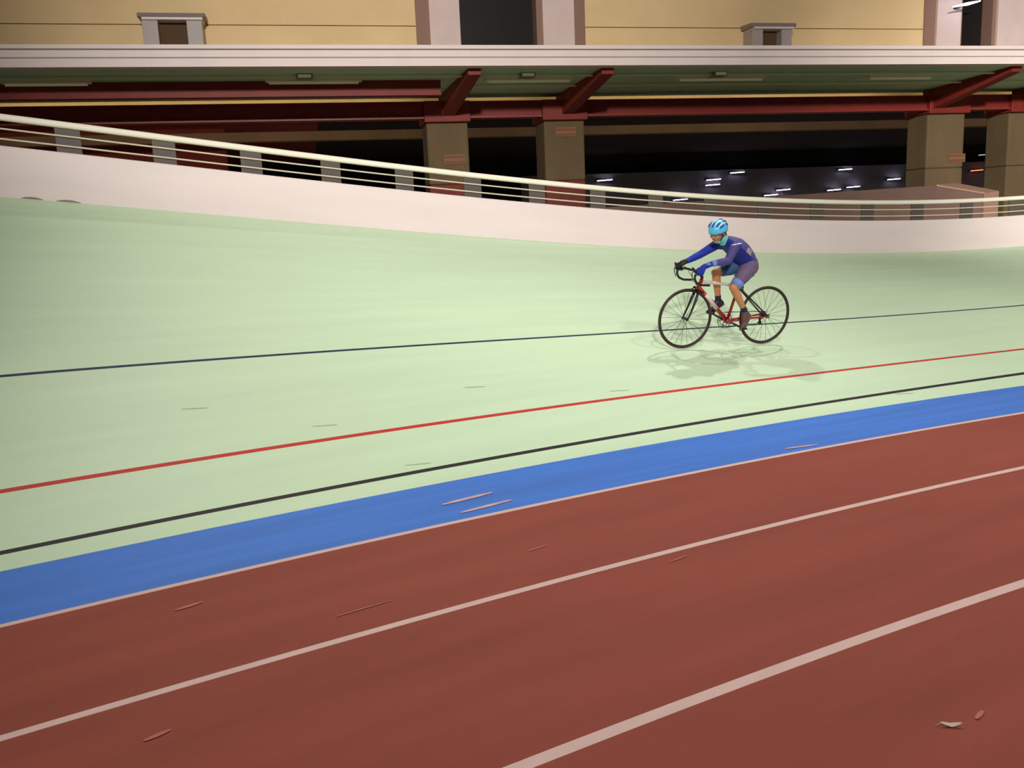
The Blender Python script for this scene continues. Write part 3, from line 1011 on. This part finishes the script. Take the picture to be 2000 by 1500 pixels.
# gloves, shoes
for sg in (1, -1):
    b = MB()
    for chn in finger_chains(sg):
        b.chain([(p, r + 0.003) for p, r in chn])
    g = b.build('glove', 'glove_near' if sg > 0 else 'glove_far', person, remesh=0.0042)
    if sg > 0:
        b = MB()
        b.ball(wri[1].lerp(han[1], .45) + V((0, .012, .016)), (0.034, 0.020, 0.016))
        b.build('glove_back', 'glove_patch', g, smooth=True)
    b = MB()
    b.chain([(ank[sg], 0.032), (heel[sg], 0.029), (ball_[sg], 0.031), (toe[sg], 0.022)])
    b.chain([(ank[sg], 0.034), (ank[sg].lerp(ball_[sg], .6), 0.034)])
    s = b.build('shoe', 'shoe' if sg > 0 else 'shoe_far', person, remesh=0.006)
    ax_ = (knee[sg] - ank[sg]).normalized()
    MB().tube([ank[sg] + ax_ * .005, ank[sg] + ax_ * .035, ank[sg] + ax_ * .06], [0.034, 0.0335, 0.033], 18).build('sock', 'sock', person, smooth=True)
    d = (ball_[sg] - heel[sg]).normalized()
    nn = d.cross(V((0, 1, 0))).normalized()
    if nn.dot(ank[sg] - heel[sg]) > 0:
        nn = -nn
    b = MB()
    b.tube([heel[sg] + nn * .026 - d * .02, heel[sg].lerp(ball_[sg], .5) + nn * .024, ball_[sg] + nn * .028, toe[sg] + nn * .02], [0.022, 0.022, 0.028, 0.016], 12, flat=.4)
    b.build('sole', 'sole', s, smooth=True)

# helmet
b = MB()
hv, hf = [], []
NU, NV_ = 36, 14
for i in range(NV_ + 1):
    th = rad(4 + 98 * i / NV_)
    for j in range(NU):
        ph = 2 * math.pi * j / NU
        lowf = 1.0 + 0.05 * math.cos(ph)
        x = 0.122 * math.sin(th) * math.cos(ph)
        y = 0.094 * math.sin(th) * math.sin(ph)
        z = 0.092 * math.cos(th) * (1.0 if th < math.pi / 2 else 1.6)
        hv.append(hp(x - .006, y, z + .028))
for i in range(NV_):
    for j in range(NU):
        hf.append((i * NU + j, (i + 1) * NU + j, (i + 1) * NU + (j + 1) % NU, i * NU + (j + 1) % NU))
hf.append(tuple(range(NU)))
b.add(hv, hf)
hel = b.build('helmet', 'helmet', person, smooth=True)
so = hel.modifiers.new('shell', 'SOLIDIFY')
so.thickness = 0.014
so.offset = -1


def on_hel(x_ang, y_ang, lift=1.0):
    """point on the helmet shell: x_ang fore-aft from crown, y_ang sideways"""
    d = V((math.sin(rad(x_ang)), math.sin(rad(y_ang)), math.cos(rad(x_ang)) * math.cos(rad(y_ang)))).normalized()
    return hp(d.x * 0.122 * lift - .006, d.y * 0.094 * lift, d.z * 0.092 * lift + .028)


for y_, rows_ in ((0, ((20, 62), (-60, -10))), (30, ((8, 55), (-55, -8))), (-30, ((8, 55), (-55, -8))), (58, ((-2, 42), (-48, -12))), (-58, ((-2, 42), (-48, -12)))):
    for x0, x1 in rows_:
        MB().tube([on_hel(x0 + (x1 - x0) * t / 5, y_, 0.985) for t in range(6)], [0.005, 0.010, 0.0125, 0.0125, 0.010, 0.005], 10).build('vent', 'helmet_vent', hel, smooth=True)
for y_ in (15, 44, -15, -44):
    MB().tube([on_hel(-35 + 85 * t / 6, y_, 0.985) for t in range(7)], [.003, .005, .007, .007, .007, .005, .003], 8).build('shell_stripe', 'helmet_white', hel, smooth=True)
for sg in (1, -1):
    MB().tube([hp(.03, .078 * sg, -.005), hp(.022, .07 * sg, -.05), hp(.03, .045 * sg, -.095), hp(.035, 0, -.112)], 0.0045, 8).build('chin_strap', 'strap', hel, smooth=True)
# hair below the back of the helmet
b = MB()
b.ball(hp(-.06, 0, -.035), (0.036, 0.062, 0.042), rot=HR)
b.chain([(hp(-.085, .01, -.045), 0.024), (hp(-.105, .018, -.075), 0.019), (hp(-.10, .024, -.105), 0.012)])
b.ball(hp(-.03, .06, -.03), (0.026, 0.014, 0.034), rot=HR)
b.ball(hp(-.03, -.06, -.03), (0.026, 0.014, 0.034), rot=HR)
b.build('hair', 'hair', person, remesh=0.005)

# ------------------------------------------------------------------ litter on the red track
o = empty('dry_leaf', (1.53, 2.86, 0))
tag(o, 'small pale dry leaf lying on the red track, lower right corner', 'leaf')
b = MB()
v = []
for k in range(7):
    t = k / 6 - .5
    w = 0.009 * math.cos(math.pi * t * .92)
    for sg in (-1, 1):
        v.append((t * .075, sg * w - t * .012, 0.006 + .010 * abs(t) * 2 + (.004 if sg > 0 else 0)))
v += [(x, y, z - .003) for x, y, z in v]
fcs = [(2 * i, 2 * i + 2, 2 * i + 3, 2 * i + 1) for i in range(6)]
fcs += [(14 + 2 * i + 1, 14 + 2 * i + 3, 14 + 2 * i + 2, 14 + 2 * i) for i in range(6)]
fcs += [(2 * i + 14, 2 * i + 16, 2 * i + 2, 2 * i) for i in range(6)] + [(2 * i + 1, 2 * i + 3, 2 * i + 17, 2 * i + 15) for i in range(6)]
b.add(v, fcs)
b.build('blade', 'litter', o)
MB().tube([(-.036, .004, .012), (-.052, .008, .004)], 0.0015, 6).build('stalk', 'litter', o)
